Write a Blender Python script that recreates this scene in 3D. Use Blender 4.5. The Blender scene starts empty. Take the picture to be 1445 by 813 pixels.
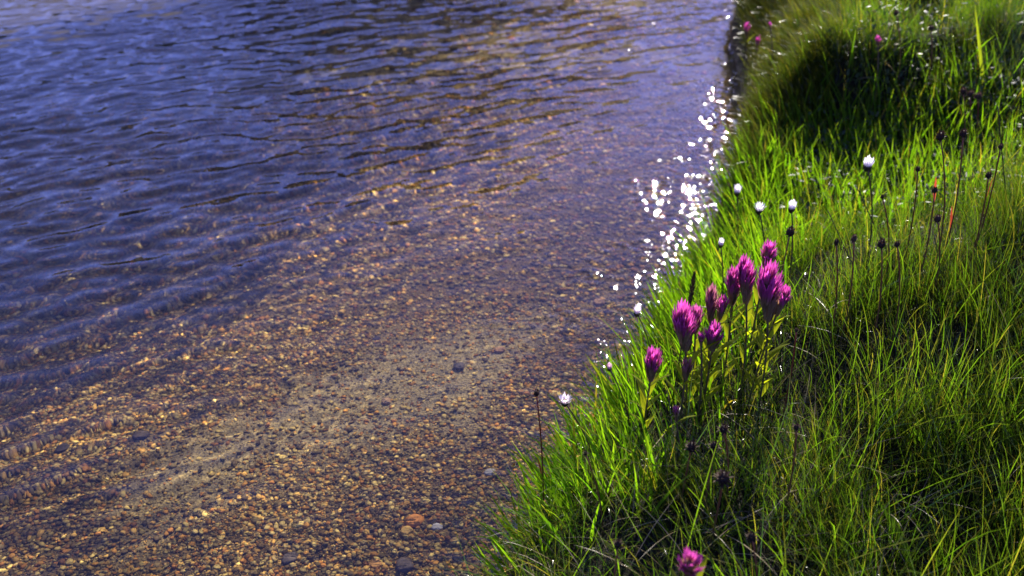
import bpy, math, random
import numpy as np
from mathutils import Vector, Matrix, Euler

R = math.radians
rng = np.random.default_rng(11)
random.seed(11)
sc = bpy.context.scene
col = sc.collection

# ------------------------------------------------------------------ camera
CAM = Vector((0.0, 0.0, 0.70)); PITCH = 35.0; FPX = 1124.0; PW, PH = 1445, 813
cam_d = bpy.data.cameras.new("camera"); cam = bpy.data.objects.new("camera", cam_d); col.objects.link(cam)
cam.location = CAM; cam.rotation_euler = (R(90 - PITCH), 0, 0)
cam_d.sensor_width = 36; cam_d.lens = FPX / PW * 36
cam_d.clip_start = 0.02; cam_d.clip_end = 3000
cam_d.dof.use_dof = True; cam_d.dof.focus_distance = 0.78; cam_d.dof.aperture_fstop = 6.0
sc.camera = cam

# ------------------------------------------------------------------ light
SUN_EL, SUN_AZ = 31.5, 15.5
world = bpy.data.worlds.new("World"); sc.world = world; world.use_nodes = True
wn = world.node_tree.nodes; wl = world.node_tree.links
sky = wn.new("ShaderNodeTexSky"); sky.sky_type = 'NISHITA'; sky.sun_disc = False
sky.sun_elevation = R(SUN_EL); sky.sun_rotation = R(SUN_AZ); sky.altitude = 2800
sky.air_density = 1.0; sky.dust_density = .6; sky.ozone_density = 3.0
sk = wn.new("ShaderNodeVectorMath"); sk.operation = 'MULTIPLY'; sk.inputs[1].default_value = (.94, .72, 1.26)
wl.new(sky.outputs[0], sk.inputs[0]); wl.new(sk.outputs[0], wn["Background"].inputs[0]); wn["Background"].inputs[1].default_value = 0.15
sl = bpy.data.lights.new("sun", 'SUN'); sl.energy = 5.0; sl.angle = R(0.5); sl.color = (1.0, 0.93, 0.82)
so = bpy.data.objects.new("sun", sl); col.objects.link(so)
sunv = Vector((math.sin(R(SUN_AZ)) * math.cos(R(SUN_EL)), math.cos(R(SUN_AZ)) * math.cos(R(SUN_EL)), math.sin(R(SUN_EL))))
so.rotation_euler = (-sunv).to_track_quat('-Z', 'Y').to_euler(); so.location = sunv * 20
sl.cycles.is_caustics_light = True
sc.view_settings.view_transform = 'Standard'; sc.view_settings.look = 'None'
sc.view_settings.gamma = 1; sc.view_settings.exposure = 1.35; sc.view_settings.use_curve_mapping = False
cy = sc.cycles
cy.max_bounces = 8; cy.diffuse_bounces = 3; cy.glossy_bounces = 3; cy.transmission_bounces = 6; cy.transparent_max_bounces = 8
cy.caustics_reflective = False; cy.caustics_refractive = True
cy.sample_clamp_indirect = 4.0
cy.use_denoising = True; cy.denoiser = 'OPENIMAGEDENOISE'
cy.denoising_input_passes = 'RGB_ALBEDO_NORMAL'

# ------------------------------------------------------------------ maths helpers
def sstep(a, b, x):
    t = np.clip((np.asarray(x, float) - a) / (b - a), 0, 1); return t * t * (3 - 2 * t)

_lat = np.random.default_rng(5).random((256, 256))
def vnoise(x, y, s=1.0, seed=0):
    x = np.asarray(x, float) / s + seed * 17.31 + 500; y = np.asarray(y, float) / s + seed * 9.77 + 500
    xi = np.floor(x).astype(int); yi = np.floor(y).astype(int); fx = x - xi; fy = y - yi
    fx = fx * fx * (3 - 2 * fx); fy = fy * fy * (3 - 2 * fy)
    g = lambda a, b: _lat[a & 255, b & 255]
    return (g(xi, yi) * (1 - fx) + g(xi + 1, yi) * fx) * (1 - fy) + (g(xi, yi + 1) * (1 - fx) + g(xi + 1, yi + 1) * fx) * fy
def fbm(x, y, s, seed=0, n=3):
    r = 0; a = 1; t = 0
    for k in range(n): r = r + a * vnoise(x, y, s / 2 ** k, seed + k); t += a; a *= .5
    return r / t

_cp, _sp = math.cos(R(PITCH)), math.sin(R(PITCH))
def ray(px, py):
    u = (px - PW / 2) / FPX; v = (PH / 2 - py) / FPX
    return Vector((u, _cp + v * _sp, -_sp + v * _cp)).normalized()
def at(px, py, z=0.0):
    d = ray(px, py); s = (z - CAM.z) / d.z; return CAM + d * s

# shoreline: where the bank meets the water
_sh = [(672, 850), (720, 770), (772, 690), (818, 625), (865, 560), (915, 480), (962, 400), (998, 330), (1022, 270),
       (1044, 215), (1053, 170), (1040, 100), (1028, 45), (1040, 0), (1075, -60)]
_shw = [at(x, y) for x, y in _sh]
SY = np.array([p.y for p in _shw]); SX = np.array([p.x for p in _shw])
SY = np.concatenate([[-300, -1.0], SY, [6, 40, 300]]); SX = np.concatenate([[-95, -.55], SX, [2.2, 14, 100]])
def shore_x(y): return np.interp(y, SY, SX)
def shore_d(x, y):
    y = np.asarray(y, float)
    xs = (shore_x(y) + shore_x(y - .03) + shore_x(y + .03)) / 3
    return (np.asarray(x, float) - xs) * .94
TUSS = [(.58, 1.40, .06, .045), (.50, 1.55, .05, .04), (.64, 1.34, .05, .04), (.60, 1.60, .06, .05), (.70, 1.50, .10, .075), (.88, 1.44, .09, .07), (.80, 1.78, .12, .07), (1.06, 1.56, .11, .08), (.98, 1.22, .08, .05), (1.22, 1.38, .10, .07), (.72, 2.05, .13, .08), (1.15, 1.95, .14, .08), (1.12, 1.02, .09, .05), (.66, .50, .10, .03), (.92, .60, .11, .035)]
def ground_h(x, y):
    x = np.asarray(x, float); y = np.asarray(y, float)
    d = shore_d(x, y)
    s = np.clip(-d, 0, None)
    bed = -(.014 + .085 * s + .085 * np.minimum(s, 6) ** 2)
    bed = np.maximum(bed, -3.0) + (.008 * (fbm(x, y, .25, 3) - .5) + .005 * (fbm(x, y, .06, 4) - .5)) * sstep(0, .08, s)
    k = .105 - .085 * sstep(.95, 1.25, y)                 # the bank is a cut edge further off
    H = .165 - .06 * sstep(.8, 1.05, y)
    dl = np.clip(d, 0, None)
    du = dl
    land = -.014 + H * (1 - np.exp(-du / k)) + .05 * sstep(.25, .9, dl)
    # lip, hummocks, tussock mound behind the hollow
    m2 = .090 * sstep(1.30, 1.44, y + .10 * (fbm(x, y, .3, 8) - .5)) * sstep(-.01, .10, d)
    for tx, ty, tr, th in TUSS: m2 = m2 + th * 1.0 * np.exp(-(((x - tx) ** 2 + (y - ty) ** 2) / tr ** 2) ** 1.4) * sstep(-.01, .06, d)
    m2 = m2 - .035 * np.exp(-((x - .66) / .22) ** 2 - ((y - 1.2) / .13) ** 2) * sstep(.02, .12, d)
    m3 = .12 * np.exp(-(((x - .80) / .20) ** 2 + ((y - 1.28) / .14) ** 2))
    m1 = .085 * np.exp(-(((x - .80) / .36) ** 2 + ((y - .84) / .20) ** 2))
    tus = ((.045 + .13 * sstep(1.3, 1.5, y)) * (fbm(x, y, .30, 1) - .5) + (.02 + .05 * sstep(1.25, 1.45, y)) * (fbm(x, y, .09, 2) - .5)) * sstep(.0, .12, dl)
    land = land - .09 * (1 - sstep(.35, .72, y)) * sstep(.16, .45, dl)        # falls away towards the viewer
    land = land + m2 + m3 + m1 + tus + .05 * np.clip(dl - 1.2, 0, 60)
    return np.where(d > 0, land, bed)
gh = lambda x, y: float(ground_h(x, y))

def on_ground(px, py, vec):
    """root point on the ground so that root+vec is seen at the pixel"""
    d = ray(px, py); prev = None; s = .25
    while s < 6:
        q = CAM + d * s - vec
        if q.z <= gh(q.x, q.y) - .002: break
        s += .004
    return q, s
def on_bed(px, py):
    p = at(px, py); d = ray(px, py); n = 1 / 1.34
    c = -d.z; t = math.sqrt(1 - n * n * (1 - c * c)); r = d * n; r = Vector((r.x, r.y, -t))
    s = 0
    while s < 1.5:
        q = p + r * s
        if q.z <= gh(q.x, q.y): return q, s + (p - CAM).length
        s += .002
    return q, s

# ------------------------------------------------------------------ mesh helpers
def mesh_np(name, V, loops, starts, mat, colors=None, smooth=True, parent=None):
    me = bpy.data.meshes.new(name); V = np.asarray(V, np.float32)
    loops = np.asarray(loops, np.int32); starts = np.asarray(starts, np.int32)
    me.vertices.add(len(V)); me.vertices.foreach_set("co", V.ravel())
    me.loops.add(len(loops)); me.loops.foreach_set("vertex_index", loops)
    me.polygons.add(len(starts)); me.polygons.foreach_set("loop_start", starts)
    if smooth: me.polygons.foreach_set("use_smooth", np.ones(len(starts), bool))
    if colors is not None:
        a = me.color_attributes.new("col", 'FLOAT_COLOR', 'POINT')
        c = np.ones((len(V), 4), np.float32); c[:, :3] = colors; a.data.foreach_set("color", c.ravel())
    me.update(calc_edges=True); me.validate()
    me.materials.append(mat)
    o = bpy.data.objects.new(name, me); col.objects.link(o)
    if parent is not None: o.parent = parent
    return o
class MB:
    """collects pieces of one mesh"""
    def __init__(self): self.V = []; self.L = []; self.S = []; self.C = []; self.n = 0; self.nl = 0
    def add(self, V, F, c):
        V = np.asarray(V, float); c = np.asarray(c, float)
        if c.ndim == 1: c = np.repeat(c[None], len(V), 0)
        self.V.append(V); self.C.append(c)
        for f in F:
            self.S.append(self.nl); self.L.extend(i + self.n for i in f); self.nl += len(f)
        self.n += len(V)
    def build(self, name, mat, parent=None, smooth=True):
        return mesh_np(name, np.concatenate(self.V), self.L, self.S, mat, np.concatenate(self.C), smooth, parent)
    def tube(self, P, rad, c, n=6):
        P = np.asarray(P, float); m = len(P); rad = np.broadcast_to(rad, (m,)); V = []
        T = np.gradient(P, axis=0); T /= np.linalg.norm(T, axis=1)[:, None] + 1e-9
        up = np.array([.3, .9, .2]); 
        for i in range(m):
            a = np.cross(T[i], up); a /= np.linalg.norm(a); b = np.cross(T[i], a)
            for k in range(n):
                w = 2 * math.pi * k / n; V.append(P[i] + rad[i] * (a * math.cos(w) + b * math.sin(w)))
        F = [(i * n + k, i * n + (k + 1) % n, (i + 1) * n + (k + 1) % n, (i + 1) * n + k) for i in range(m - 1) for k in range(n)]
        F += [tuple(range(n))[::-1], tuple((m - 1) * n + k for k in range(n))]
        if np.ndim(c) == 2: c = np.repeat(np.asarray(c), n, 0)
        self.add(V, F, c)
    def strip(self, P, W, side, c, cup=0.0, nrm=None):
        """leaf: centre line P, half widths W, side vector, three verts across"""
        P = np.asarray(P, float); m = len(P); W = np.broadcast_to(W, (m,)); side = np.broadcast_to(np.asarray(side, float), (m, 3))
        T = np.gradient(P, axis=0); T /= np.linalg.norm(T, axis=1)[:, None] + 1e-9
        N = np.cross(side, T); V = []
        for i in range(m):
            V += [P[i] - side[i] * W[i] + N[i] * cup * W[i], P[i], P[i] + side[i] * W[i] + N[i] * cup * W[i]]
        F = []
        for i in range(m - 1):
            a = 3 * i; F += [(a, a + 1, a + 4, a + 3), (a + 1, a + 2, a + 5, a + 4)]
        if np.ndim(c) == 2: c = np.repeat(np.asarray(c), 3, 0)
        self.add(V, F, c)

def tag(o, label=None, cat=None, group=None, kind=None):
    if label: o["label"] = label
    if cat: o["category"] = cat
    if group: o["group"] = group
    if kind: o["kind"] = kind
    return o
def empty(name, loc, rot=(0, 0, 0)):
    o = bpy.data.objects.new(name, None); o.empty_display_size = .02; col.objects.link(o)
    o.location = loc; o.rotation_euler = rot; return o

# ------------------------------------------------------------------ materials
def mat_new(name):
    m = bpy.data.materials.new(name); m.use_nodes = True; t = m.node_tree
    for n in list(t.nodes):
        if n.type == 'BSDF_PRINCIPLED': t.nodes.remove(n)
    return m, t.nodes, t.links, t.nodes["Material Output"]
def leaf_mat(name, trans=.5, gain=(1.6, 1.6, 1.0), rough=.38, spec=.5, noise=60.0):
    m, N, L, out = mat_new(name)
    a = N.new("ShaderNodeAttribute"); a.attribute_name = "col"
    tc = N.new("ShaderNodeTexCoord"); nz = N.new("ShaderNodeTexNoise"); nz.inputs["Scale"].default_value = noise
    L.new(tc.outputs["Object"], nz.inputs["Vector"])
    mr = N.new("ShaderNodeMapRange"); mr.inputs[3].default_value = .7; mr.inputs[4].default_value = 1.3
    L.new(nz.outputs["Fac"], mr.inputs[0])
    mu = N.new("ShaderNodeVectorMath"); mu.operation = 'SCALE'
    L.new(a.outputs["Color"], mu.inputs[0]); L.new(mr.outputs[0], mu.inputs["Scale"])
    p = N.new("ShaderNodeBsdfPrincipled"); p.inputs["Roughness"].default_value = rough; p.inputs["Specular IOR Level"].default_value = spec
    L.new(mu.outputs[0], p.inputs["Base Color"])
    t = N.new("ShaderNodeBsdfTranslucent"); g = N.new("ShaderNodeVectorMath"); g.operation = 'MULTIPLY'; g.inputs[1].default_value = gain
    L.new(mu.outputs[0], g.inputs[0]); L.new(g.outputs[0], t.inputs["Color"])
    mx = N.new("ShaderNodeMixShader"); mx.inputs[0].default_value = trans
    L.new(p.outputs[0], mx.inputs[1]); L.new(t.outputs[0], mx.inputs[2]); L.new(mx.outputs[0], out.inputs["Surface"])
    return m
M_sedge = leaf_mat("sedge_leaf", .6, (2.5, 2.4, .5), .55, .12)
M_fine = leaf_mat("fine_grass_leaf", .5, (2.2, 2.35, .6), .24, .6)
M_straw = leaf_mat("straw", .35, (1.2, 1.1, .9), .4, .35)
M_shrub = leaf_mat("small_leaf", .3, (1.6, 1.8, .8), .45, .25)
M_petal = leaf_mat("magenta_petal", .55, (1.45, 1.2, 1.45), .5, .3, 200)
M_bract = leaf_mat("bract", .4, (1.3, 1.1, 1.1), .6, .2, 200)
M_white = leaf_mat("white_petal", .62, (1.15, 1.12, 1.15), .5, .3, 200)
M_stem = leaf_mat("stem", .2, (1.4, 1.3, 1.0), .5, .4, 150)
M_seed = leaf_mat("dry_seed", .1, (1.2, 1.0, 1.0), .7, .2, 300)

# stones
M_stone, N, L, out = mat_new("wet_stone")
a = N.new("ShaderNodeAttribute"); a.attribute_name = "col"
tc = N.new("ShaderNodeTexCoord"); nz = N.new("ShaderNodeTexNoise"); nz.inputs["Scale"].default_value = 260; nz.inputs["Detail"].default_value = 5
L.new(tc.outputs["Object"], nz.inputs["Vector"])
mr = N.new("ShaderNodeMapRange"); mr.inputs[3].default_value = .45; mr.inputs[4].default_value = 1.55; L.new(nz.outputs["Fac"], mr.inputs[0])
mu = N.new("ShaderNodeVectorMath"); mu.operation = 'SCALE'; L.new(a.outputs["Color"], mu.inputs[0]); L.new(mr.outputs[0], mu.inputs["Scale"])
p = N.new("ShaderNodeBsdfPrincipled"); p.inputs["Roughness"].default_value = .7; p.inputs["Specular IOR Level"].default_value = .2
L.new(mu.outputs[0], p.inputs["Base Color"])
bp = N.new("ShaderNodeBump"); bp.inputs["Strength"].default_value = .5; bp.inputs["Distance"].default_value = .001
L.new(nz.outputs["Fac"], bp.inputs["Height"]); L.new(bp.outputs[0], p.inputs["Normal"]); L.new(p.outputs[0], out.inputs["Surface"])

# ground: lake bed sand and grit, dark bank soil taken near black for the undercut's shade
M_ground, N, L, out = mat_new("ground")
a = N.new("ShaderNodeAttribute"); a.attribute_name = "col"
tc = N.new("ShaderNodeTexCoord")
vo = N.new("ShaderNodeTexVoronoi"); vo.inputs["Scale"].default_value = 380; L.new(tc.outputs["Object"], vo.inputs["Vector"])
rp = N.new("ShaderNodeValToRGB"); L.new(vo.outputs["Color"], rp.inputs[0])
rp.color_ramp.elements[0].color = (.45, .42, .42, 1); rp.color_ramp.elements[1].color = (1.7, 1.55, 1.3, 1)
e = rp.color_ramp.elements.new(.5); e.color = (1.0, .95, .85, 1)
mu = N.new("ShaderNodeVectorMath"); mu.operation = 'MULTIPLY'; L.new(a.outputs["Color"], mu.inputs[0]); L.new(rp.outputs[0], mu.inputs[1])
p = N.new("ShaderNodeBsdfPrincipled"); p.inputs["Roughness"].default_value = .85; p.inputs["Specular IOR Level"].default_value = .15
L.new(mu.outputs[0], p.inputs["Base Color"])
bp = N.new("ShaderNodeBump"); bp.inputs["Strength"].default_value = .6; bp.inputs["Distance"].default_value = .002
L.new(vo.outputs["Distance"], bp.inputs["Height"]); L.new(bp.outputs[0], p.inputs["Normal"]); L.new(p.outputs[0], out.inputs["Surface"])

# water
M_water, N, L, out = mat_new("water")
gl = N.new("ShaderNodeBsdfGlass"); gl.inputs["IOR"].default_value = 1.34; gl.inputs["Roughness"].default_value = 0; gl.inputs["Color"].default_value = (.97, .97, .97, 1)
gs = N.new("ShaderNodeBsdfGlossy"); gs.inputs["Roughness"].default_value = .03
mx = N.new("ShaderNodeMixShader"); mx.inputs[0].default_value = .008; L.new(gl.outputs[0], mx.inputs[1]); L.new(gs.outputs[0], mx.inputs[2])
L.new(mx.outputs[0], out.inputs["Surface"])

# hills across the lake
M_hill, N, L, out = mat_new("hill_forest")
tc = N.new("ShaderNodeTexCoord"); nz = N.new("ShaderNodeTexNoise"); nz.inputs["Scale"].default_value = .12; nz.inputs["Detail"].default_value = 6
L.new(tc.outputs["Object"], nz.inputs["Vector"]); rp = N.new("ShaderNodeValToRGB"); L.new(nz.outputs["Fac"], rp.inputs[0])
rp.color_ramp.elements[0].position = .4; rp.color_ramp.elements[0].color = (.012, .016, .008, 1)
rp.color_ramp.elements[1].position = .65; rp.color_ramp.elements[1].color = (.06, .05, .035, 1)
p = N.new("ShaderNodeBsdfPrincipled"); p.inputs["Roughness"].default_value = .95; L.new(rp.outputs[0], p.inputs["Base Color"]); L.new(p.outputs[0], out.inputs["Surface"])

# ------------------------------------------------------------------ ground sheet
def axis(lo, hi, step, far):
    core = np.arange(lo, hi + 1e-9, step); g = []; s = step; v = hi
    while v < far: s *= 1.35; v += s; g.append(v)
    g2 = []; s = step; v = lo
    while v > -far: s *= 1.35; v -= s; g2.append(v)
    return np.array(g2[::-1] + list(core) + g)
def grid(name, xs, ys, zf, mat, cf=None):
    X, Y = np.meshgrid(xs, ys); x = X.ravel(); y = Y.ravel(); z = zf(x, y)
    V = np.stack([x, y, z], 1); nx = len(xs); ny = len(ys)
    i = (np.arange(ny - 1)[:, None] * nx + np.arange(nx - 1)[None]).ravel()
    F = np.stack([i, i + 1, i + nx + 1, i + nx], 1)
    return mesh_np(name, V, F.ravel(), np.arange(len(F)) * 4, mat, cf(x, y, z) if cf else None)
_sandc = [on_bed(500, 575)[0], on_bed(830, 330)[0], on_bed(640, 480)[0]]
def sand_mask(x, y):
    """1 where the bed is bare silt, 0 where gravel lies"""
    c = _sandc[0]; a = R(32); dx = x - c.x; dy = y - c.y
    u = dx * math.cos(a) + dy * math.sin(a); v = -dx * math.sin(a) + dy * math.cos(a)
    n = (fbm(x, y, .12, 21) - .5)
    m = 1 - sstep(.35, 1.35, np.sqrt((u / .34) ** 2 + (v / .115) ** 2) + 1.5 * n)
    far = .75 * sstep(.45, .62, fbm(x * .6 + y * .3, y, .45, 31)) * sstep(1.15, 1.5, y)
    return np.maximum(m, far)
_darkc = [on_bed(30, 700)[0], on_bed(150, 760)[0], on_bed(260, 690)[0]]  # centres of the darker part of the near bed
def dark_mask(x, y):
    """1 where part of the near bed is drawn darker"""
    return np.clip(sum(np.exp(-((x - q.x) ** 2 + (y - q.y) ** 2) / .10 ** 2) for q in _darkc[:2]) * (.4 + 1.1 * fbm(x, y, .09, 97)), 0, 1)
def ground_col(x, y, z):
    d = shore_d(x, y); s = sand_mask(x, y)
    n = fbm(x, y, .3, 41)[:, None]
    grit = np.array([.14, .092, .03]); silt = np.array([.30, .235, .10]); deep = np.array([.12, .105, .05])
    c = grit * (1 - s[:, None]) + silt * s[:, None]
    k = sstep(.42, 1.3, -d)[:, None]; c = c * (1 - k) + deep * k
    c = c * (.75 + .5 * n) * (1 - .5 * dark_mask(x, y))[:, None]
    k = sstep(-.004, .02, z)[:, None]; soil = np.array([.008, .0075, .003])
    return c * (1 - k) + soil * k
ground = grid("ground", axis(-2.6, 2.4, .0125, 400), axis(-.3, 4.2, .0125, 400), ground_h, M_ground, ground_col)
tag(ground, kind="structure"); ground.cycles.is_caustics_receiver = True

# ------------------------------------------------------------------ water
WR = np.random.default_rng(3)
TRAV = math.atan2(-.9, .44)
waves = []
for k in range(60):
    lam = .030 * (5.2 ** WR.random()); th = TRAV + WR.normal(0, .27)
    waves.append((2 * math.pi / lam, th, WR.random() * 6.283, lam ** .85 * (.6 + .8 * WR.random())))
chop = []
for k in range(34):
    lam = .014 * (2.6 ** WR.random()); th = WR.random() * 6.283
    chop.append((2 * math.pi / lam, th, WR.random() * 6.283, lam * (.6 + .8 * WR.random())))
def wsum(x, y, W):
    z = np.zeros_like(x); sl2 = 0
    for k, th, ph, A in W:
        z += A * np.sin(k * (x * math.cos(th) + y * math.sin(th)) + ph); sl2 += (A * k) ** 2 / 2
    return z / math.sqrt(sl2)          # rms slope 1
RIPPLES = [(at(835, 388), .022), (at(800, 446), .020), (at(920, 266), .022), (at(908, 350), .014), (at(872, 346), .012)]
def water_h(x, y):
    d = -shore_d(x, y)
    core = (1 - sstep(3.6, 4.1, y)) * sstep(-2.7, -2.3, x) * sstep(-.4, 0, y) * (1 - sstep(1.7, 2.2, x))
    env = .017 + .090 * sstep(.08, 1.25, d + .45 * np.clip(y - 1.15, 0, 2))
    env = env * (.25 + 1.5 * fbm(x, y, .35, 51))
    xx = x + .05 * (fbm(x, y, .35, 61) - .5); yy = y + .05 * (fbm(x, y, .35, 62) - .5)
    z = env * wsum(xx, yy, waves)
    ce = (.175 + .10 * sstep(1.15, 1.3, y) + .05 * (1 - sstep(.8, 1.0, y))) * np.exp(-np.clip(d, 0, None) / .062) * (.2 + 1.6 * fbm(x, y, .07, 73, 2)) + .16 * np.exp(-np.clip(d, 0, None) / .30) * .5 * sstep(.60, .72, fbm(x, y, .06, 71, 2))
    ce = ce * (1 - .45 * sstep(1.5, 1.9, y)) 
    for q, rr in RIPPLES: ce = ce + .17 * np.exp(-((x - q.x) ** 2 + (y - q.y) ** 2) / (1.5 * rr) ** 2)      # chop raised in spots to put sun glints on the shallows
    z = z + (ce + .012 + .03 * sstep(.5, .7, fbm(x, y, .2, 75)) * sstep(.1, .3, d)) * wsum(x, y, chop)
    return z * core
water = grid("water", axis(-2.4, 1.2, .0043, 400), axis(.2, 3.6, .0043, 400), water_h, M_water)
tag(water, kind="structure"); water.cycles.is_caustics_caster = True

# ------------------------------------------------------------------ hills
def hills():
    az_ = lambda th: (math.pi / 2 - th + math.pi) % (2 * math.pi) - math.pi      # bearing from north
    nth, nr = 360, 14; V = []
    for j in range(nr):
        f = j / (nr - 1)
        for i in range(nth):
            th = 2 * math.pi * i / nth
            r = 170 + 190 * f
            el = 11 + 11 * math.exp(-((math.degrees(az_(th)) + 5) / 17) ** 2); ridge = 360 * math.tan(R(el)) + 22 * (vnoise(math.cos(th) * 3, math.sin(th) * 3, .5, 5) - .5) + 18 * (vnoise(math.cos(th) * 9, math.sin(th) * 9, .4, 6) - .5)
            z = -2 + ridge * f ** .8 + 5 * (vnoise(r * math.cos(th), r * math.sin(th), 9, 7) - .5) * f
            V.append((r * math.cos(th), r * math.sin(th), z))
    F = []
    for j in range(nr - 1):
        for i in range(nth):
            a = j * nth + i; b = j * nth + (i + 1) % nth; F.append((a, b, b + nth, a + nth))
    F = np.array(F)
    tag(mesh_np("hills", V, F.ravel(), np.arange(len(F)) * 4, M_hill), kind="structure")
hills()

# ------------------------------------------------------------------ gravel
def icosphere(sub):
    t = (1 + 5 ** .5) / 2
    V = [(-1, t, 0), (1, t, 0), (-1, -t, 0), (1, -t, 0), (0, -1, t), (0, 1, t), (0, -1, -t), (0, 1, -t), (t, 0, -1), (t, 0, 1), (-t, 0, -1), (-t, 0, 1)]
    F = [(0, 11, 5), (0, 5, 1), (0, 1, 7), (0, 7, 10), (0, 10, 11), (1, 5, 9), (5, 11, 4), (11, 10, 2), (10, 7, 6), (7, 1, 8), (3, 9, 4), (3, 4, 2), (3, 2, 6), (3, 6, 8), (3, 8, 9), (4, 9, 5), (2, 4, 11), (6, 2, 10), (8, 6, 7), (9, 8, 1)]
    V = [Vector(v).normalized() for v in V]
    for _ in range(sub):
        c = {}; F2 = []
        def mid(a, b):
            k = (min(a, b), max(a, b))
            if k not in c: c[k] = len(V); V.append(((V[a] + V[b]) / 2).normalized())
            return c[k]
        for a, b, d in F:
            x, y, z = mid(a, b), mid(b, d), mid(d, a); F2 += [(a, x, z), (b, y, x), (d, z, y), (x, y, z)]
        F = F2
    return np.array([tuple(v) for v in V]), np.array(F)
PAL = np.array([1.60, 1.50, .72]) * np.array([(.33, .19, .07), (.40, .25, .10), (.27, .12, .04), (.22, .16, .10), (.14, .09, .05), (.30, .23, .12), (.07, .05, .03), (.20, .15, .09), (.42, .32, .17), (.30, .15, .045), (.10, .07, .05)])
def stones_mesh(pos, size, cols, sub, g):
    bv, bf = icosphere(sub); n = len(pos); m = len(bv)
    sc3 = size[:, None] * np.stack([g.uniform(.8, 1.25, n), g.uniform(.65, 1.0, n), g.uniform(.35, .62, n)], 1)
    V = bv[None] * (1 + g.uniform(-.30, .26, (n, m, 1))) * sc3[:, None, :]
    # random orientation: yaw and a small tilt
    w = g.uniform(0, 6.283, n); t = g.normal(0, .3, n)
    ct, st = np.cos(t)[:, None], np.sin(t)[:, None]
    x, y, z = V[..., 0], V[..., 1], V[..., 2]
    y, z = y * ct - z * st, y * st + z * ct
    cw, sw = np.cos(w)[:, None], np.sin(w)[:, None]
    x, y = x * cw - y * sw, x * sw + y * cw
    V = np.stack([x, y, z], -1) + pos[:, None, :]
    F = bf[None] + (np.arange(n) * m)[:, None, None]
    return V.reshape(-1, 3), F.reshape(-1, 3), np.repeat(cols, m, 0)
def gravel():
    g = np.random.default_rng(21); Vs, Fs, Cs = [], [], []; off = 0
    def scatter(x0, x1, y0, y1, dens, smin, smax, sub, ylim):
        nonlocal off
        n = int((x1 - x0) * (y1 - y0) * dens); x = g.uniform(x0, x1, n); y = g.uniform(y0, y1, n)
        d = shore_d(x, y); keep = (d < .02 - .025 * sstep(.9, 1.1, y)) & (d > -2.2)
        # leave out what no nearby viewpoint could see
        keep &= np.abs(x) < .75 * (y + .75) + .15
        keep &= g.random(n) > .78 * sand_mask(x, y)
        keep &= g.random(n) < .55 + .9 * (fbm(x, y, .18, 91) - .25)
        x = x[keep]; y = y[keep]; n = len(x)
        s = smin + (smax - smin) * 1.35 * g.random(n) ** 3.2
        p = np.stack([x, y, ground_h(x, y) + s * .12 + g.uniform(0, .3, n) * s], 1)
        c = PAL[g.integers(0, len(PAL), n)] * g.uniform(.45, 1.25, (n, 1))
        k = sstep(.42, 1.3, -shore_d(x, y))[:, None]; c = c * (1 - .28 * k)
        c = c * (.5 + 1.0 * fbm(x, y * 1.3, .16, 95))[:, None] * (1 - .5 * dark_mask(x, y))[:, None] * np.array([1.0, .97, .9])
        V, F, C = stones_mesh(p, s, c, sub, g); Vs.append(V); Fs.append(F + off); Cs.append(C); off += len(V)
    scatter(-1.1, .45, .28, .98, 210000, .0010, .0036, 0, 0)
    scatter(-1.8, .8, .98, 1.9, 60000, .0015, .0050, 0, 0)
    scatter(-2.2, 1.1, 1.9, 3.1, 7000, .0035, .010, 0, 0)
    V = np.concatenate(Vs); F = np.concatenate(Fs)
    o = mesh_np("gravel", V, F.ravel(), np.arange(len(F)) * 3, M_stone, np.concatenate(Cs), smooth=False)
    tag(o, "brown and golden pebble gravel lying on the lake bed under clear shallow water", "gravel", kind="stuff")
    o.cycles.is_caustics_receiver = True
gravel()

STONES = [ # px, py, width px, colour, label
 (585, 737, 25, (.50, .19, .03), "bright orange flat pebble under shallow water, larger of the touching pair"),
 (574, 751, 17, (.42, .25, .05), "mustard yellow round pebble just below the bright orange flat one"),
 (531, 798, 18, (.50, .24, .05), "orange pebble at the bottom edge, left of the blackish one"),
 (571, 800, 26, (.09, .065, .045), "blackish brown stone on the lake bed at the bottom edge"),
 (87, 632, 17, (.05, .036, .026), "small black stone under the ripples at the far left"),
 (200, 617, 22, (.08, .055, .035), "dark elongated stone in the rippled shallows right of the small black one"),
 (410, 790, 22, (.09, .066, .045), "dark angular stone low in the gravel, left of the orange pebbles"),
 (532, 479, 13, (.05, .035, .035), "dark stone at the upper edge of the smooth silt patch"),
 (648, 518, 18, (.12, .09, .06), "dull dark grey stone in the gravel right of the silt patch"),
 (705, 495, 16, (.38, .20, .08), "tan orange pebble in the gravel left of the sun glints"),
 (692, 668, 15, (.30, .27, .21), "pale grey pebble in the gravel left of the dry stem by the bank"),
 (545, 567, 14, (.40, .24, .10), "light brown pebble alone on the silt patch"),
 (617, 745, 15, (.30, .27, .22), "whitish pebble just right of the bright orange flat one"),
 (845, 428, 17, (.36, .20, .08), "reddish tan pebble near the bank under the sparkling water"),
]
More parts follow.
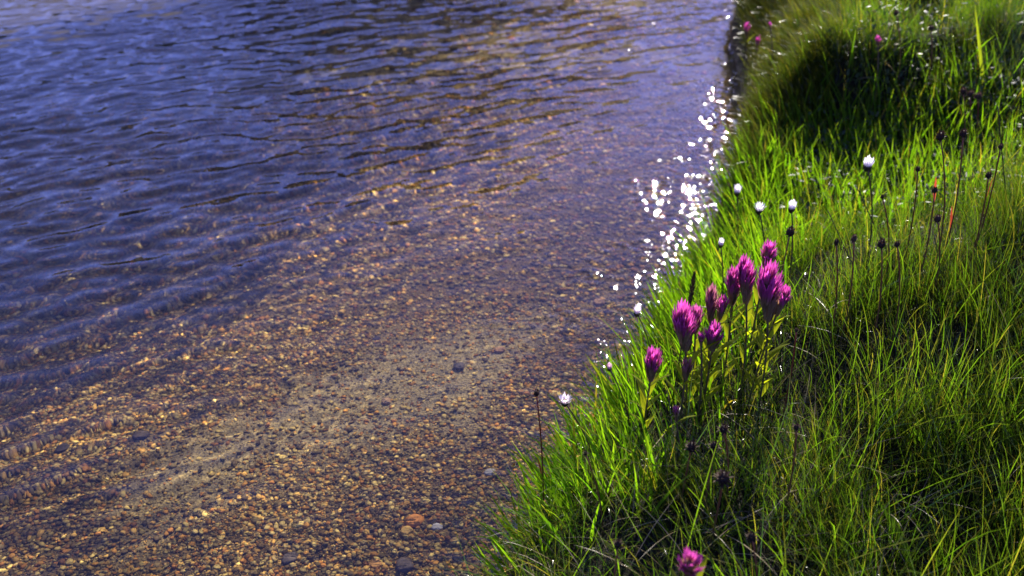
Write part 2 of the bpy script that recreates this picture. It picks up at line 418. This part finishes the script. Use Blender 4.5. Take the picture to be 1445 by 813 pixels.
def stone(px, py, w, c, label, i):
    q, s = on_bed(px, py); r = w / FPX * s / 2 * 1.0
    g = np.random.default_rng(100 + i); bv, bf = icosphere(3)
    k = 1 + .30 * (np.array([vnoise(v[0] + v[2] * .7, v[1] - v[2] * .4, .75, i) for v in bv]) - .5) + .10 * (np.array([vnoise(v[0] - v[2], v[1] + v[2], .3, i + 9) for v in bv]) - .5)
    V = bv * k[:, None]; V[:, 2] = np.clip(V[:, 2], -.8, .72 + .1 * V[:, 0]); V = V * np.array([1.0, .85, .55]) * r
    a = g.uniform(-.5, .5); V = V @ np.array([[math.cos(a), math.sin(a), 0], [-math.sin(a), math.cos(a), 0], [0, 0, 1]])
    o = mesh_np("pebble", V, bf.ravel(), np.arange(len(bf)) * 3, M_stone, np.array(c) * np.ones((len(V), 1)))
    o.location = (q.x, q.y, q.z + r * .38)
    o.cycles.is_caustics_receiver = True
    tag(o, label, "stone", "larger stones on the lake bed")
for i, s in enumerate(STONES): stone(*s, i)

# ------------------------------------------------------------------ grass
def blades(name, root, Ln, Wd, az, th0, kap, cols, mat, nseg=5, tipcol=None, twist=.5, g=rng):
    n = len(root); m = nseg + 1; t = np.linspace(0, 1, m)
    P = np.zeros((n, m, 3)); P[:, 0] = root
    ca, sa = np.cos(az), np.sin(az)
    for i in range(1, m):
        tm = (t[i] + t[i - 1]) / 2; th = th0 + kap * tm ** 1.3; ds = Ln / nseg
        P[:, i, 0] = P[:, i - 1, 0] + ds * np.sin(th) * ca; P[:, i, 1] = P[:, i - 1, 1] + ds * np.sin(th) * sa
        P[:, i, 2] = P[:, i - 1, 2] + ds * np.cos(th)
    tw = az + math.pi / 2 + g.normal(0, twist, n)
    side = np.stack([np.cos(tw), np.sin(tw), g.normal(0, .25, n)], 1)
    prof = np.clip(np.minimum(.65 + 1.6 * t, 1.0) * (1 - t ** 2.6) , .0, 1); prof[-1] = .04
    W = Wd[:, None] * prof[None] / 2
    A = P - side[:, None] * W[..., None]; B = P + side[:, None] * W[..., None]
    V = np.stack([A, B], 2).reshape(-1, 3)
    base = (np.arange(n) * 2 * m)[:, None, None]; i = np.arange(nseg)[None, :, None] * 2
    F = (base + i + np.array([0, 1, 3, 2])[None, None]).reshape(-1, 4)
    C = np.repeat(cols[:, None, :], m, 1)
    if tipcol is not None:
        k = np.clip((t - .62) / .38, 0, 1)[None, :, None] * tipcol[1][:, None, None]; C = C * (1 - k) + np.array(tipcol[0])[None, None] * k
    k = (.55 + .45 * np.clip(t / .35, 0, 1))[None, :, None]           # dull olive mixed in towards the foot
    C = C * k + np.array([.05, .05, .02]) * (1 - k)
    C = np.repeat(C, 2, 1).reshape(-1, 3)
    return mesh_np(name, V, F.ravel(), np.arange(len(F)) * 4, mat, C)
def land_points(n, x0, x1, y0, y1, dmin, g):
    x = g.uniform(x0, x1, n); y = g.uniform(y0, y1, n); d = shore_d(x, y)
    k = (d > dmin + .016 * sstep(1.1, 1.3, y)) & (x < .72 * (y + .72) + .18) & (np.hypot(x, y) > .28)
    x, y, d = x[k], y[k], d[k]; return x, y, d
def sedge_zone(x, y, d):
    s = (1 - sstep(.10, .20, d + .06 * (fbm(x, y, .1, 15) - .5))) * (1 - sstep(1.30, 1.40, y)) * sstep(.42, .56, y)   # shore edge
    e = np.exp(-(((x - .58) / .26) ** 2 + ((y - 1.16) / .17) ** 2) ** 2)         # the hollow
    return np.clip(np.maximum(s, e), 0, 1)
OUT = math.pi - .30      # direction out over the water
BARE = [on_ground(1075, 590, Vector((0, 0, .01)))[0], on_ground(1010, 560, Vector((0, 0, .01)))[0], on_ground(950, 600, Vector((0, 0, .01)))[0]]
def bare(x, y):
    """thinner, shorter turf round the feet of the flower cluster"""
    return np.clip(sum(np.exp(-((x - q.x) ** 2 + (y - q.y) ** 2) / .055 ** 2) for q in BARE), 0, 1)
def green(n, g, a, b, yel=.25):
    t = g.random((n, 1)); c = np.array(a) * (1 - t) + np.array(b) * t
    k = (g.random((n, 1)) < yel) * g.random((n, 1)); return c * (1 - k) + np.array([.16, .13, .03]) * k
def grass():
    g = np.random.default_rng(77)
    # broad bright sedge on the water's edge and in the hollow
    x, y, d = land_points(60000, -.3, 1.2, .25, 1.5, .0, g)
    k = g.random(len(x)) < sedge_zone(x, y, d) * .62 * (1 - .6 * bare(x, y)); x, y, d = x[k], y[k], d[k]; n = len(x)
    z = ground_h(x, y) - .004; e = np.exp(-d / .09)
    az = np.where(g.random(n) < .35 + .5 * e, OUT + g.normal(0, .5, n), g.uniform(0, 6.283, n))
    blades("sedge_grass", np.stack([x, y, z], 1), g.uniform(.05, .115, n) * (1 - .25 * e), g.uniform(.0018, .0040, n), az,
           g.uniform(.0, .40, n) + .35 * e, g.uniform(.0, .6, n), green(n, g, (.050, .135, .008), (.095, .19, .010), .10), M_sedge, 5, ((.15, .12, .03), g.random(n) * .5), .6, g)
    tag(bpy.data.objects["sedge_grass"], "broad bright green sedge blades along the water's edge and in the hollow", "grass", kind="stuff")
    # fine meadow grass
    x, y, d = land_points(640000, -.35, 2.2, .1, 2.7, .012, g)
    k = g.random(len(x)) < (1 - .88 * sedge_zone(x, y, d)) * (.95 - .45 * sstep(1.2, 2.0, y)) * (1.3 * sstep(.40, .62, fbm(x, y, .055, 18)) * (.35 + .9 * sstep(.35, .6, fbm(x, y, .16, 19))) + .15) * (1 - .35 * bare(x, y)); x, y, d = x[k], y[k], d[k]; n = len(x)
    z = ground_h(x, y) - .004; e = np.exp(-d / .09); tu = fbm(x, y, .22, 33)
    az = np.where(g.random(n) < .68, OUT + 2.2 * (fbm(x, y, .35, 36) - .5) * 2 + g.normal(0, .5, n), g.uniform(0, 6.283, n))
    far = sstep(1.3, 1.9, y); lg = (g.random(n) < .13 + .2 * far).astype(float)
    blades("meadow_grass", np.stack([x, y, z], 1), (g.uniform(.035, .09, n) + .045 * lg) * (.55 + 1.0 * tu) * (1 - .45 * bare(x, y)), g.uniform(.0004, .0009, n) * (1 + .7 * far) * (1 + .3 * lg), az,
           g.uniform(.0, .45, n) + .3 * e, g.uniform(.1, 1.25, n) * (1 - .3 * lg), green(n, g, (.021, .051, .004), (.064, .113, .008), .20) * (1 + .45 * lg[:, None]) * (.6 + .8 * fbm(x, y, .14, 38))[:, None], M_fine, 5, ((.16, .11, .03), g.random(n) * .8), .7, g)
    tag(bpy.data.objects["meadow_grass"], "fine green meadow grass covering the bank", "grass", kind="stuff")
    # shaggy fringe hanging down the cut bank and over the edge
    n = 60000; y = g.uniform(1.0, 2.7, n); x = shore_x(y) + g.uniform(.004, .16, n); d = shore_d(x, y)
    k = (d > .018) & (g.random(n) < sstep(1.15, 1.35, y)); x, y, d = x[k], y[k], d[k]; n = len(x)
    blades("bank_fringe_grass", np.stack([x, y, ground_h(x, y) - .003], 1), g.uniform(.03, .085, n), g.uniform(.0007, .0015, n), OUT + g.normal(0, .8, n),
           g.uniform(.1, .7, n), g.uniform(.2, 1.3, n), green(n, g, (.016, .03, .003), (.05, .075, .006), .2), M_fine, 4, ((.16, .11, .03), g.random(n) * .8), .8, g)
    tag(bpy.data.objects["bank_fringe_grass"], "shaggy olive grass hanging down the far cut bank over the water", "grass", kind="stuff")
    # short matted undergrowth, its colour darkened for the shade between the tufts
    x, y, d = land_points(230000, -.35, 2.2, .1, 2.7, .012, g); n = len(x)
    blades("turf_undergrowth", np.stack([x, y, ground_h(x, y) - .003], 1), g.uniform(.015, .042, n), g.uniform(.0006, .0012, n), g.uniform(0, 6.283, n),
           g.uniform(.1, .9, n), g.uniform(.2, 1.6, n), green(n, g, (.009, .018, .002), (.022, .038, .004), .3), M_fine, 3, None, .8, g)
    tag(bpy.data.objects["turf_undergrowth"], "short matted green undergrowth, darkened for the shade between the taller grass tufts", "grass", kind="stuff")
    # dry thatch
    x, y, d = land_points(26000, -.35, 2.2, .1, 2.6, .01, g)
    pat = sstep(.5, .68, fbm(x, y, .16, 44)) + .25 + 1.2 * np.exp(-(((x - .80) / .2) ** 2 + ((y - 1.30) / .14) ** 2))
    k = g.random(len(x)) < .70 * pat * (1 - .6 * sedge_zone(x, y, d)); x, y, d = x[k], y[k], d[k]; n = len(x)
    z = ground_h(x, y) + g.uniform(0, .03, n)
    t = g.random((n, 1)); c = np.array([.30, .25, .14]) * t + np.array([.16, .12, .05]) * (1 - t)
    blades("dry_grass", np.stack([x, y, z], 1), g.uniform(.03, .09, n), g.uniform(.0004, .0010, n), g.uniform(0, 6.283, n),
           g.uniform(.5, 1.3, n), g.uniform(.2, 1.2, n), c, M_straw, 5, None, .9, g)
    tag(bpy.data.objects["dry_grass"], "pale dry straw tangled through the green grass of the bank", "dry grass", kind="stuff")
    # little leafy ground cover on the shaded side of the hummock
    n = 9000; c0 = at(1320, 150, .22); x = g.normal(c0.x, .13, n); y = g.normal(c0.y, .11, n); k = shore_d(x, y) > .1; x, y = x[k], y[k]; n = len(x)
    z = ground_h(x, y) + g.uniform(0, .055, n); a = g.uniform(0, 6.283, n)
    blades("ground_cover", np.stack([x, y, z], 1), g.uniform(.007, .013, n), g.uniform(.003, .006, n), a, g.uniform(.4, 1.6, n), g.uniform(-.4, .8, n),
           green(n, g, (.02, .04, .010), (.035, .06, .014), .1), M_shrub, 3, None, .5, g)
    tag(bpy.data.objects["ground_cover"], "dark small-leaved creeping plants in the shade below the pale hummock", "ground cover", kind="stuff")
grass()

# ------------------------------------------------------------------ plants with flowers
def stem_path(h, bx, by, n=8):
    t = np.linspace(0, 1, n); return np.stack([bx * t ** 2, by * t ** 2, h * t], 1)
def perp(a):
    v = np.cross(a, (.21, .37, .9)); v /= np.linalg.norm(v); return v, np.cross(a, v)
def place(px, py, h, bx, by, wpx, frac=.5):
    """root position, metres per pixel; the middle of the head is seen at the pixel"""
    q, s = on_ground(px, py, Vector((bx, by, h)))
    return q, s / FPX

def paintbrush(px, py, wpx, hpx, label, h=.135, fade=0.0, seed=0, leaves=11, bx=None, by=None, group="magenta paintbrush flowers on the bank"):
    g = np.random.default_rng(500 + seed)
    bx = -(px - 722) / 1818 * .5 * h + g.normal(0, .008) if bx is None else bx; by = g.normal(0, .008) if by is None else by
    q, mp = place(px, py, h, bx, by, wpx)
    hl = hpx * mp / .84 * 1.0; hw = wpx * mp / 2 * .95
    root = empty("paintbrush_flower", q); tag(root, label, "flower", group)
    hb = h - hl * .55                                   # where the head starts on the stem
    P = stem_path(h + hl * .12, bx, by, 10)
    b = MB(); cs = np.linspace(0, 1, 10)[:, None]; b.tube(P, np.linspace(.0011, .0009, 10), np.array([.10, .11, .03]) * (1 - cs) + np.array([.12, .06, .06]) * cs, 6)
    b.build("stem", M_stem, root)
    ax = lambda z: np.array([bx * (z / h) ** 2, by * (z / h) ** 2, z])
    for k in range(leaves):
        z0 = hb * (.25 + .68 * k / max(leaves - 1, 1)); a = k * 2.4 + g.uniform(0, 1); o = np.array([math.cos(a), math.sin(a), 0]); sd = np.array([-math.sin(a), math.cos(a), 0])
        ll = g.uniform(.024, .040); t = np.linspace(0, 1, 7); pts = np.array([ax(z0) + o * ll * (.42 * u + .15 * u * u) + np.array([0, 0, ll * (.95 * u - .25 * u * u)]) for u in t])
        b = MB(); b.strip(pts, .0026 * np.sin(np.pi * (.12 + .86 * t)) ** .7, sd, np.array([.17, .20, .02]) * g.uniform(.7, 1.1), .35); b.build("leaf", M_sedge, root)
    mag = np.array([.53, .075, .34]) * (1 - fade) + np.array([.36, .16, .17]) * fade
    low = np.array([.30, .22, .10]) * (1 - .5 * fade) + np.array([.17, .12, .065]) * .5 * fade
    lower = MB(); upper = MB()
    bv, bf = icosphere(2); cz = hb + hl * .36
    lower.add(np.array([ax(cz + v[2] * hl * .36) * np.array([1, 1, 0]) for v in bv]) + np.stack([bv[:, 0] * hw * .42 * (1 + .35 * bv[:, 2]), bv[:, 1] * hw * .42 * (1 + .35 * bv[:, 2]), cz + bv[:, 2] * hl * .36], 1), bf, low * .8)
    nb = int(54 * max(.6, min(1.25, hpx / 55)))
    for k in range(nb):
        f = k / (nb - 1); z0 = hb + hl * (.0 + .66 * f); a = k * 2.39996 + g.uniform(-.3, .3)
        o = np.array([math.cos(a), math.sin(a), 0]); sd = np.array([-math.sin(a), math.cos(a), 0])
        env = .46 + .52 * float(sstep(0, .6, f)) - .60 * max(0, f - .66) / .34
        ll = hl * (.42 - .10 * abs(f - .4)) * g.uniform(.75, 1.25); spread = hw * env * g.uniform(.85, 1.12)
        t = np.linspace(0, 1, 6)
        def path(off, sc_, flare):
            return np.array([ax(z0) + o * spread * (.38 + .50 * u ** .7 + flare * u ** 3) + sd * off * u ** 1.5 + np.array([0, 0, ll * sc_ * u]) for u in t])
        lowpart = f < .36
        tgt = lower if lowpart else upper
        top = sstep(.45, 1.05, t)[:, None] * (.35 + f) if lowpart else sstep(.12 - .4 * (f - .36), .72, t)[:, None]
        w0 = hw * .165 * g.uniform(.8, 1.15)
        hue = g.uniform(.55, 1.2); c = low * g.uniform(.6, 1.35) * (1 - top) + (mag * hue if not lowpart else mag * .45 + low * .3) * top
        prof = w0 * np.array([.6, .95, 1.0, .85, .55, .06])
        tgt.strip(path(0, 1.0, .10 + .08 * f), prof, sd, c, .5)
        for s_ in (-1, 1):                              # the two side lobes of a cleft bract
            tgt.strip(path(s_ * hw * .22, .86, .14 + .08 * f), prof * .62, sd, c * g.uniform(.8, 1.05), .4)
    lower.build("lower_bracts", M_bract, root)
    upper.build("flower_head", M_petal, root)
    return root
PB = [ # px, py, w, h, label, kwargs
 (921, 514, 27, 54, "magenta paintbrush flower standing alone, leaning over the sparkling shore, leftmost of the cluster", dict(h=.12)),
 (961, 460, 38, 68, "large full magenta paintbrush flower at the left side of the cluster", dict(h=.14)),
 (981, 449, 20, 44, "dark purple paintbrush flower half hidden behind the large left magenta one", dict(h=.135, fade=.25)),
 (1006, 477, 30, 45, "short bushy magenta paintbrush flower, lowest in the middle of the cluster", dict(h=.125)),
 (1002, 428, 20, 58, "faded brownish paintbrush flower with a pink tip in the middle of the cluster", dict(h=.145, fade=.85)),
 (1019, 433, 19, 40, "small magenta paintbrush flower pressed against the faded brownish one", dict(h=.142)),
 (1033, 402, 27, 56, "magenta paintbrush flower, lower left one of the touching pair high in the cluster", dict(h=.15, fade=.1)),
 (1049, 391, 28, 64, "tall pointed magenta paintbrush flower, taller right one of the touching pair", dict(h=.155)),
 (1084, 359, 27, 38, "topmost magenta paintbrush flower of the cluster, directly above the largest one", dict(h=.16)),
 (1081, 408, 37, 78, "largest magenta paintbrush flower with a long dark base at the right of the cluster", dict(h=.155)),
 (1105, 422, 25, 42, "small magenta paintbrush flower leaning right, rightmost of the cluster", dict(h=.145, bx=.012)),
 (988, 477, 12, 22, "tiny half open paintbrush bud between the large left flower and the short bushy one", dict(h=.125, leaves=3)),
 (968, 521, 19, 36, "withered brown paintbrush head below the large left magenta flower", dict(h=.10, fade=1.0, leaves=3)),
 (972, 799, 36, 42, "bright magenta paintbrush flower alone in the grass at the bottom edge", dict(h=.13)),
 (952, 581, 10, 22, "small dull pink paintbrush bud low in the grass below the cluster", dict(h=.085, fade=.4, leaves=3)),
 (1053, 41, 9, 18, "distant magenta paintbrush flower at the far corner of the bank, nearest the water", dict(h=.18, leaves=3)),
 (1069, 59, 7, 16, "distant small magenta paintbrush flower just right of and below the corner one", dict(h=.17, leaves=3)),
 (1238, 57, 9, 12, "distant pinkish paintbrush flower alone in the grass of the far mound", dict(h=.13, leaves=3)),
 (1086, 35, 5, 8, "tiny far pink paintbrush bud in the grass right of the far corner flowers", dict(h=.14, leaves=2)),
]
for i, (px, py, w, hh, lab, kw) in enumerate(PB): paintbrush(px, py, w, hh, lab, seed=i, **kw)

def daisy(px, py, wpx, label, h=.12, open_=.5, pink=.0, seed=0, bx=None, by=None):
    g = np.random.default_rng(700 + seed); bx = -(px - 722) / 1818 * .8 * h + g.normal(0, .007) if bx is None else bx; by = g.normal(0, .006) if by is None else by
    q, mp = place(px, py, h, bx, by, wpx); r = wpx * mp / 2 * 1.12
    root = empty("daisy", q); tag(root, label, "flower", "small white daisies on the bank")
    P = stem_path(h, bx, by, 9); cs = np.linspace(0, 1, 9)[:, None]
    b = MB(); b.tube(P, np.linspace(.0009, .0007, 9), np.array([.06, .07, .02]) * (1 - cs) + np.array([.09, .05, .03]) * cs, 6); b.build("stem", M_stem, root)
    tip = P[-1]
    b = MB()                                            # green-brown cup of narrow scales
    for ring in range(2):
        for k in range(11):
            a = 2 * math.pi * (k + .5 * ring) / 11; o = np.array([math.cos(a), math.sin(a), 0]); sd = np.array([-math.sin(a), math.cos(a), 0]); t = np.linspace(0, 1, 5)
            pts = np.array([tip + o * r * (.12 + (.46 - .06 * ring) * math.sin(min(1, u * 1.05) * 1.5)) + np.array([0, 0, r * (-.75 + .95 * u)]) for u in t])
            b.strip(pts, r * .16 * np.sin(np.pi * (.2 + .75 * t)), sd, np.array([.08, .075, .035]) * g.uniform(.6, 1.1), .3)
    b.build("calyx", M_bract, root)
    b = MB(); w = np.array([.86, .84, .85]) * (1 - pink) + np.array([.62, .36, .45]) * pink
    for ring in range(3):
        m = 12 - 2 * ring
        for k in range(m):
            a = 2 * math.pi * (k + .37 * ring) / m + g.uniform(-.12, .12); o = np.array([math.cos(a), math.sin(a), 0]); sd = np.array([-math.sin(a), math.cos(a), 0])
            ll = r * g.uniform(1.15, 1.9); t = np.linspace(0, 1, 6); sp = open_ * (1 - .3 * ring) * g.uniform(.8, 1.2)
            pts = np.array([tip + o * r * (.42 - .1 * ring + (.12 + .55 * sp) * u ** 1.3) + np.array([0, 0, r * -.1 + ll * (u - .3 * sp * u * u)]) for u in t])
            b.strip(pts, r * .15 * np.minimum(1, .5 + 1.2 * t) * (1 - t ** 5 * .75), sd, w * g.uniform(.9, 1.05), .25)
    b.build("petals", M_white, root)
    b = MB(); bv, bf = icosphere(1); b.add(bv * np.array([.5, .5, .35]) * r + tip + np.array([0, 0, r * .15]), bf, (.45, .36, .16)); b.build("flower_centre", M_seed, root)
DS = [
 (1224, 235, 16, "white daisy standing tallest and farthest right, alone above the bright sedge", dict(h=.14, open_=.45)),
 (1117, 295, 14, "closed white daisy directly above a dark round seed head", dict(h=.135, open_=.25)),
 (1071, 297, 14, "open cupped white daisy between the two closed ones near the shore", dict(h=.13, open_=1.0)),
 (1040, 272, 13, "whitish daisy nearest the dark bank edge, above the cluster", dict(h=.13, open_=.35, pink=.1)),
 (1017, 346, 11, "greyish closed daisy bud above the left of the paintbrush cluster", dict(h=.13, open_=.15, pink=.15)),
 (899, 442, 14, "pinkish white daisy on a leaning stem against the dense sun glints", dict(h=.12, open_=.3, pink=.2, bx=-.03)),
 (797, 568, 17, "pink tinged open daisy leaning out over the gravel at the lower shore", dict(h=.115, open_=.9, pink=.2, bx=-.035)),
 (860, 520, 10, "small brownish pink daisy bud leaning out between the lower daisy and the cluster", dict(h=.12, open_=.15, pink=.8, bx=-.03)),
]
for i, (px, py, w, lab, kw) in enumerate(DS): daisy(px, py, w, lab, seed=i, **kw)

def seedhead(px, py, wpx, label, h=.13, red=0, seed=0, bx=None, by=None, long=1.0, tint=1.0, stemc=(.20, .06, .035)):
    h *= 1.2; g = np.random.default_rng(900 + seed); lean = -(px - 722) / 1818 * .5 * h; bx = lean + g.normal(0, .007) if bx is None else bx; by = g.normal(0, .01) if by is None else by
    q, mp = place(px, py, h, bx, by, wpx); r = wpx * mp / 2 * 1.25
    root = empty("dry_seed_head", q); tag(root, label, "seed head", "dry brown seed heads on the bank")
    P = stem_path(h, bx, by, 9); b = MB(); cs = np.linspace(0, 1, 9)[:, None]
    b.tube(P, np.linspace(.0009, .00065, 9), np.array([.07, .06, .02]) * (1 - cs) + np.array(stemc) * cs, 6); b.build("stem", M_stem, root)
    tip = P[-1]; b = MB(); bv, bf = icosphere(1)
    b.add(bv * np.array([.6, .6, .65 * long]) * r * g.uniform(.85, 1.1, (len(bv), 1)) + tip, bf, np.array([.03, .018, .012]) * tint)
    n = 34
    for k in range(n):
        zc = 1 - 2 * (k + .5) / n; a = k * 2.39996; s_ = math.sqrt(1 - zc * zc)
        o = np.array([math.cos(a) * s_, math.sin(a) * s_, zc * long]); dn = o + np.array([0, 0, .55]); dn /= np.linalg.norm(dn); sd, _ = perp(dn)
        t = np.linspace(0, 1, 4); ll = r * g.uniform(.4, .75)
        pts = np.array([tip + o * r * .5 + dn * ll * u + g.normal(0, .03, 3) * r for u in t])
        b.strip(pts, r * .17 * np.array([.6, 1, .7, .08]), sd, np.array([.055, .032, .02]) * g.uniform(.5, 1.6) * tint, .3)
    b.build("seed_cluster", M_seed, root)
    if red:                                             # a scarlet withered leaf clasping the stem
        z0 = h * (1 - red) ; a = g.uniform(0, 6.28); o = np.array([math.cos(a), math.sin(a), 0]); sd = np.array([-math.sin(a), math.cos(a), 0]); t = np.linspace(0, 1, 7); ll = .028
        pts = np.array([np.array([bx * ((z0 + ll * u) / h) ** 2, by * ((z0 + ll * u) / h) ** 2, z0 + ll * u]) + o * (.001 + .004 * u * u) for u in t])
        b = MB(); b.strip(pts, .0015 * np.sin(np.pi * (.1 + .88 * t)), sd, (.30, .05, .02), .4); tag(b.build("leaf", M_petal, root), "scarlet withered leaf on the stem")
SH = [
 (757, 555, 10, "dark round seed head on a red stem rising over the gravel at the lower shore", dict(h=.155, red=.6, bx=-.010, by=.0, stemc=(.22, .03, .02))),
 (1180, 342, 8, "small narrow seed head above a long scarlet leaf, in open grass right of the cluster", dict(h=.135, red=.40, long=1.4)),
 (1205, 337, 9, "pale tipped brown seed head just right of the one with the long scarlet leaf", dict(h=.12, long=1.5, tint=2.5)),
 (1244, 345, 14, "ragged dark seed head, left of the close pair in mid meadow", dict(h=.12)),
 (1266, 345, 9, "smaller smooth seed head, right of the close pair in mid meadow", dict(h=.12)),
 (1327, 193, 13, "bristly dark seed head below the shaded hummock, left of the tall red stemmed pair", dict(h=.15)),
 (1359, 189, 11, "seed head on a slanting red stem, right of the tall pair below the hummock", dict(h=.15, red=.6)),
 (1295, 239, 8, "small dark seed head with scarlet below it, left of the tall red stemmed pair", dict(h=.13, red=.12)),
 (1319, 269, 9, "dark seed head with a scarlet leaf rising above it, below the tall red stemmed pair", dict(h=.12, red=.1)),
 (1323, 309, 11, "brown seed head bent sideways on a leaning stalk in the upper meadow", dict(h=.10, bx=-.03, tint=1.6)),
 (1395, 248, 9, "dark seed head wrapped in a bright scarlet leaf near the right edge", dict(h=.13, red=.17)),
 (1412, 207, 7, "tiny brown seed head near the right edge above the scarlet wrapped one", dict(h=.14, tint=1.5)),
 (1115, 328, 14, "round blackish seed head directly below the closed white daisy", dict(h=.12, bx=.004)),
 (1245, 278, 6, "tiny dark seed head below the tallest white daisy", dict(h=.11)),
 (1021, 675, 22, "big ragged brown seed head in the grass below the paintbrush cluster", dict(h=.09, tint=.8)),
 (1021, 606, 15, "dark brown seed head under the cluster, above the big ragged one", dict(h=.085, tint=.7)),
 (976, 631, 17, "blackish squat seed head sunk in grass, left of two others below the cluster", dict(h=.075, tint=.6)),
 (1008, 629, 13, "small blackish seed head sunk in grass just right of the squat one", dict(h=.075, tint=.6)),
 (1124, 603, 10, "dark seed head on a straight dark stem in the fine grass right of the cluster", dict(h=.11, tint=.8)),
 (1124, 466, 6, "tiny seed head on a thin red stem just right of the leaning small paintbrush", dict(h=.11, stemc=(.22, .03, .02))),
 (1359, 129, 8, "brown seed head, leftmost of three close together by the tall yellow green blade", dict(h=.12, tint=1.6)),
 (1369, 133, 9, "brown seed head, middle of three close together by the tall yellow green blade", dict(h=.12, tint=1.6)),
 (1380, 136, 9, "brown seed head, rightmost of three close together by the tall yellow green blade", dict(h=.12, tint=2.0)),
 (1264, 19, 7, "distant brown seed head near the top edge on the far mound", dict(h=.11, tint=1.6)),
 (1314, 40, 7, "distant brown seed head on the far mound right of the topmost one", dict(h=.11, tint=1.6)),
 (1061, 758, 14, "blackish seed head deep in shaded grass right of the bottom paintbrush", dict(h=.07, tint=.6)),
 (872, 768, 13, "dark drooping seed head in the grass left of the bottom paintbrush", dict(h=.07, tint=.7)),
 (826, 640, 8, "small dark seed head on a leaning stem among sedge near the lower daisy", dict(h=.09, bx=-.02)),
]
for i, (px, py, w, lab, kw) in enumerate(SH): seedhead(px, py, w, lab, seed=i, **kw)

# sedge flower spike, tall blade, broad blades, dead stalks
def spike(px, py, label):
    h = .15; bx, by = .003, .004; q, mp = place(px, py, h, bx, by, 8); root = empty("sedge_spike", q); tag(root, label, "sedge")
    P = stem_path(h, bx, by, 8); b = MB(); b.tube(P, .0008, (.07, .09, .02), 6); b.build("stem", M_stem, root)
    b = MB(); g = np.random.default_rng(5); L_ = 46 * mp / .84
    for k in range(60):
        f = k / 59; a = k * 2.4; o = np.array([math.cos(a), math.sin(a), 0]); sd = np.array([-math.sin(a), math.cos(a), 0]); c = P[-1] + np.array([0, 0, L_ * (f - .5)])
        w = 4.2 * mp * math.sin(math.pi * (.12 + .8 * f)) ; t = np.linspace(0, 1, 4)
        pts = np.array([c + o * w * (.3 + .7 * u) + np.array([0, 0, .005 * u]) for u in t]); b.strip(pts, .0011 * np.array([.6, 1, .7, .1]), sd, np.array([.035, .028, .014]) * g.uniform(.6, 1.5), .3)
    b.build("spike_head", M_seed, root)
spike(976, 411, "thin dark brown sedge spike standing upright behind the large left paintbrush flower")

def long_leaf(name, p0, p1, w, c, label, cat, sag=.0, mat=None, group=None):
    """a leaf or stalk between two points, root first"""
    p0 = np.array(p0); p1 = np.array(p1); t = np.linspace(0, 1, 12); pts = p0 + (p1 - p0) * t[:, None]; pts[:, 2] += sag * np.sin(np.pi * t)
    ax = (p1 - p0) / np.linalg.norm(p1 - p0); sd = np.cross(ax, (0, .85, -.5)); sd /= np.linalg.norm(sd)
    b = MB(); loc = p0.copy(); pts = pts - loc
    if mat is M_stem: b.tube(pts, np.linspace(w, w * .55, 12), c, 6)
    else: b.strip(pts, w * np.minimum(.55 + 1.2 * t, 1) * (1 - t ** 3 * .97), sd, c, .35)
    o = b.build(name, mat or M_sedge); o.location = loc; tag(o, label, cat, group); return o
def leafpx(name, a, b, za, w, c, label, cat, dz=.12, sag=0, mat=None, group=None):
    q, s = on_ground(a[0], a[1], Vector((0, 0, .02))); top = at(b[0], b[1], q.z + dz); long_leaf(name, q, top, w, c, label, cat, sag, mat, group)
leafpx("grass_blade", (1399, 140), (1376, 8), .1, .0034, (.13, .17, .02), "single tall broad yellow green blade standing above the dark hollow at the right", "grass blade", .16)
leafpx("grass_blade", (1302, 800), (1228, 690), .1, .0042, (.06, .13, .015), "broad bright green blade slanting up left at the bottom right", "grass blade", .06, .01)
leafpx("grass_blade", (1330, 640), (1283, 600), .1, .003, (.06, .13, .015), "broad green blade slanting left in the fine grass above the lower right one", "grass blade", .05, .005)
leafpx("grass_blade", (1440, 640), (1395, 500), .1, .0026, (.06, .13, .015), "upright green blade at the right edge halfway down", "grass blade", .09)
G_ = "bare dead stalks leaning in the grass"
leafpx("dead_stalk", (1240, 420), (1168, 297), .1, .0008, (.035, .022, .012), "thin dark stalk leaning left below the tallest white daisy", "stalk", .10, 0, M_stem, G_)
leafpx("dead_stalk", (1262, 345), (1208, 262), .1, .0008, (.035, .03, .012), "thin dark stalk leaning left beside the stem of the tallest white daisy", "stalk", .08, 0, M_stem, G_)
leafpx("dead_stalk", (1160, 430), (1118, 362), .1, .0007, (.035, .022, .012), "thin dark stalk leaning left just right of the largest paintbrush", "stalk", .07, 0, M_stem, G_)
leafpx("dead_stalk", (1432, 300), (1408, 150), .1, .0008, (.03, .03, .015), "tall dark stalk leaning left near the right edge by the tiny brown seed head", "stalk", .14, 0, M_stem, G_)
leafpx("dead_stalk", (778, 682), (722, 624), .1, .0008, (.03, .02, .012), "dark bent stalk leaning out over the gravel at the lower shore", "stalk", .03, .004, M_stem, G_)
leafpx("dead_stalk", (1345, 420), (1318, 330), .1, .0007, (.05, .03, .015), "brown stalk under the bent seed head in the upper meadow", "stalk", .07, 0, M_stem, G_)
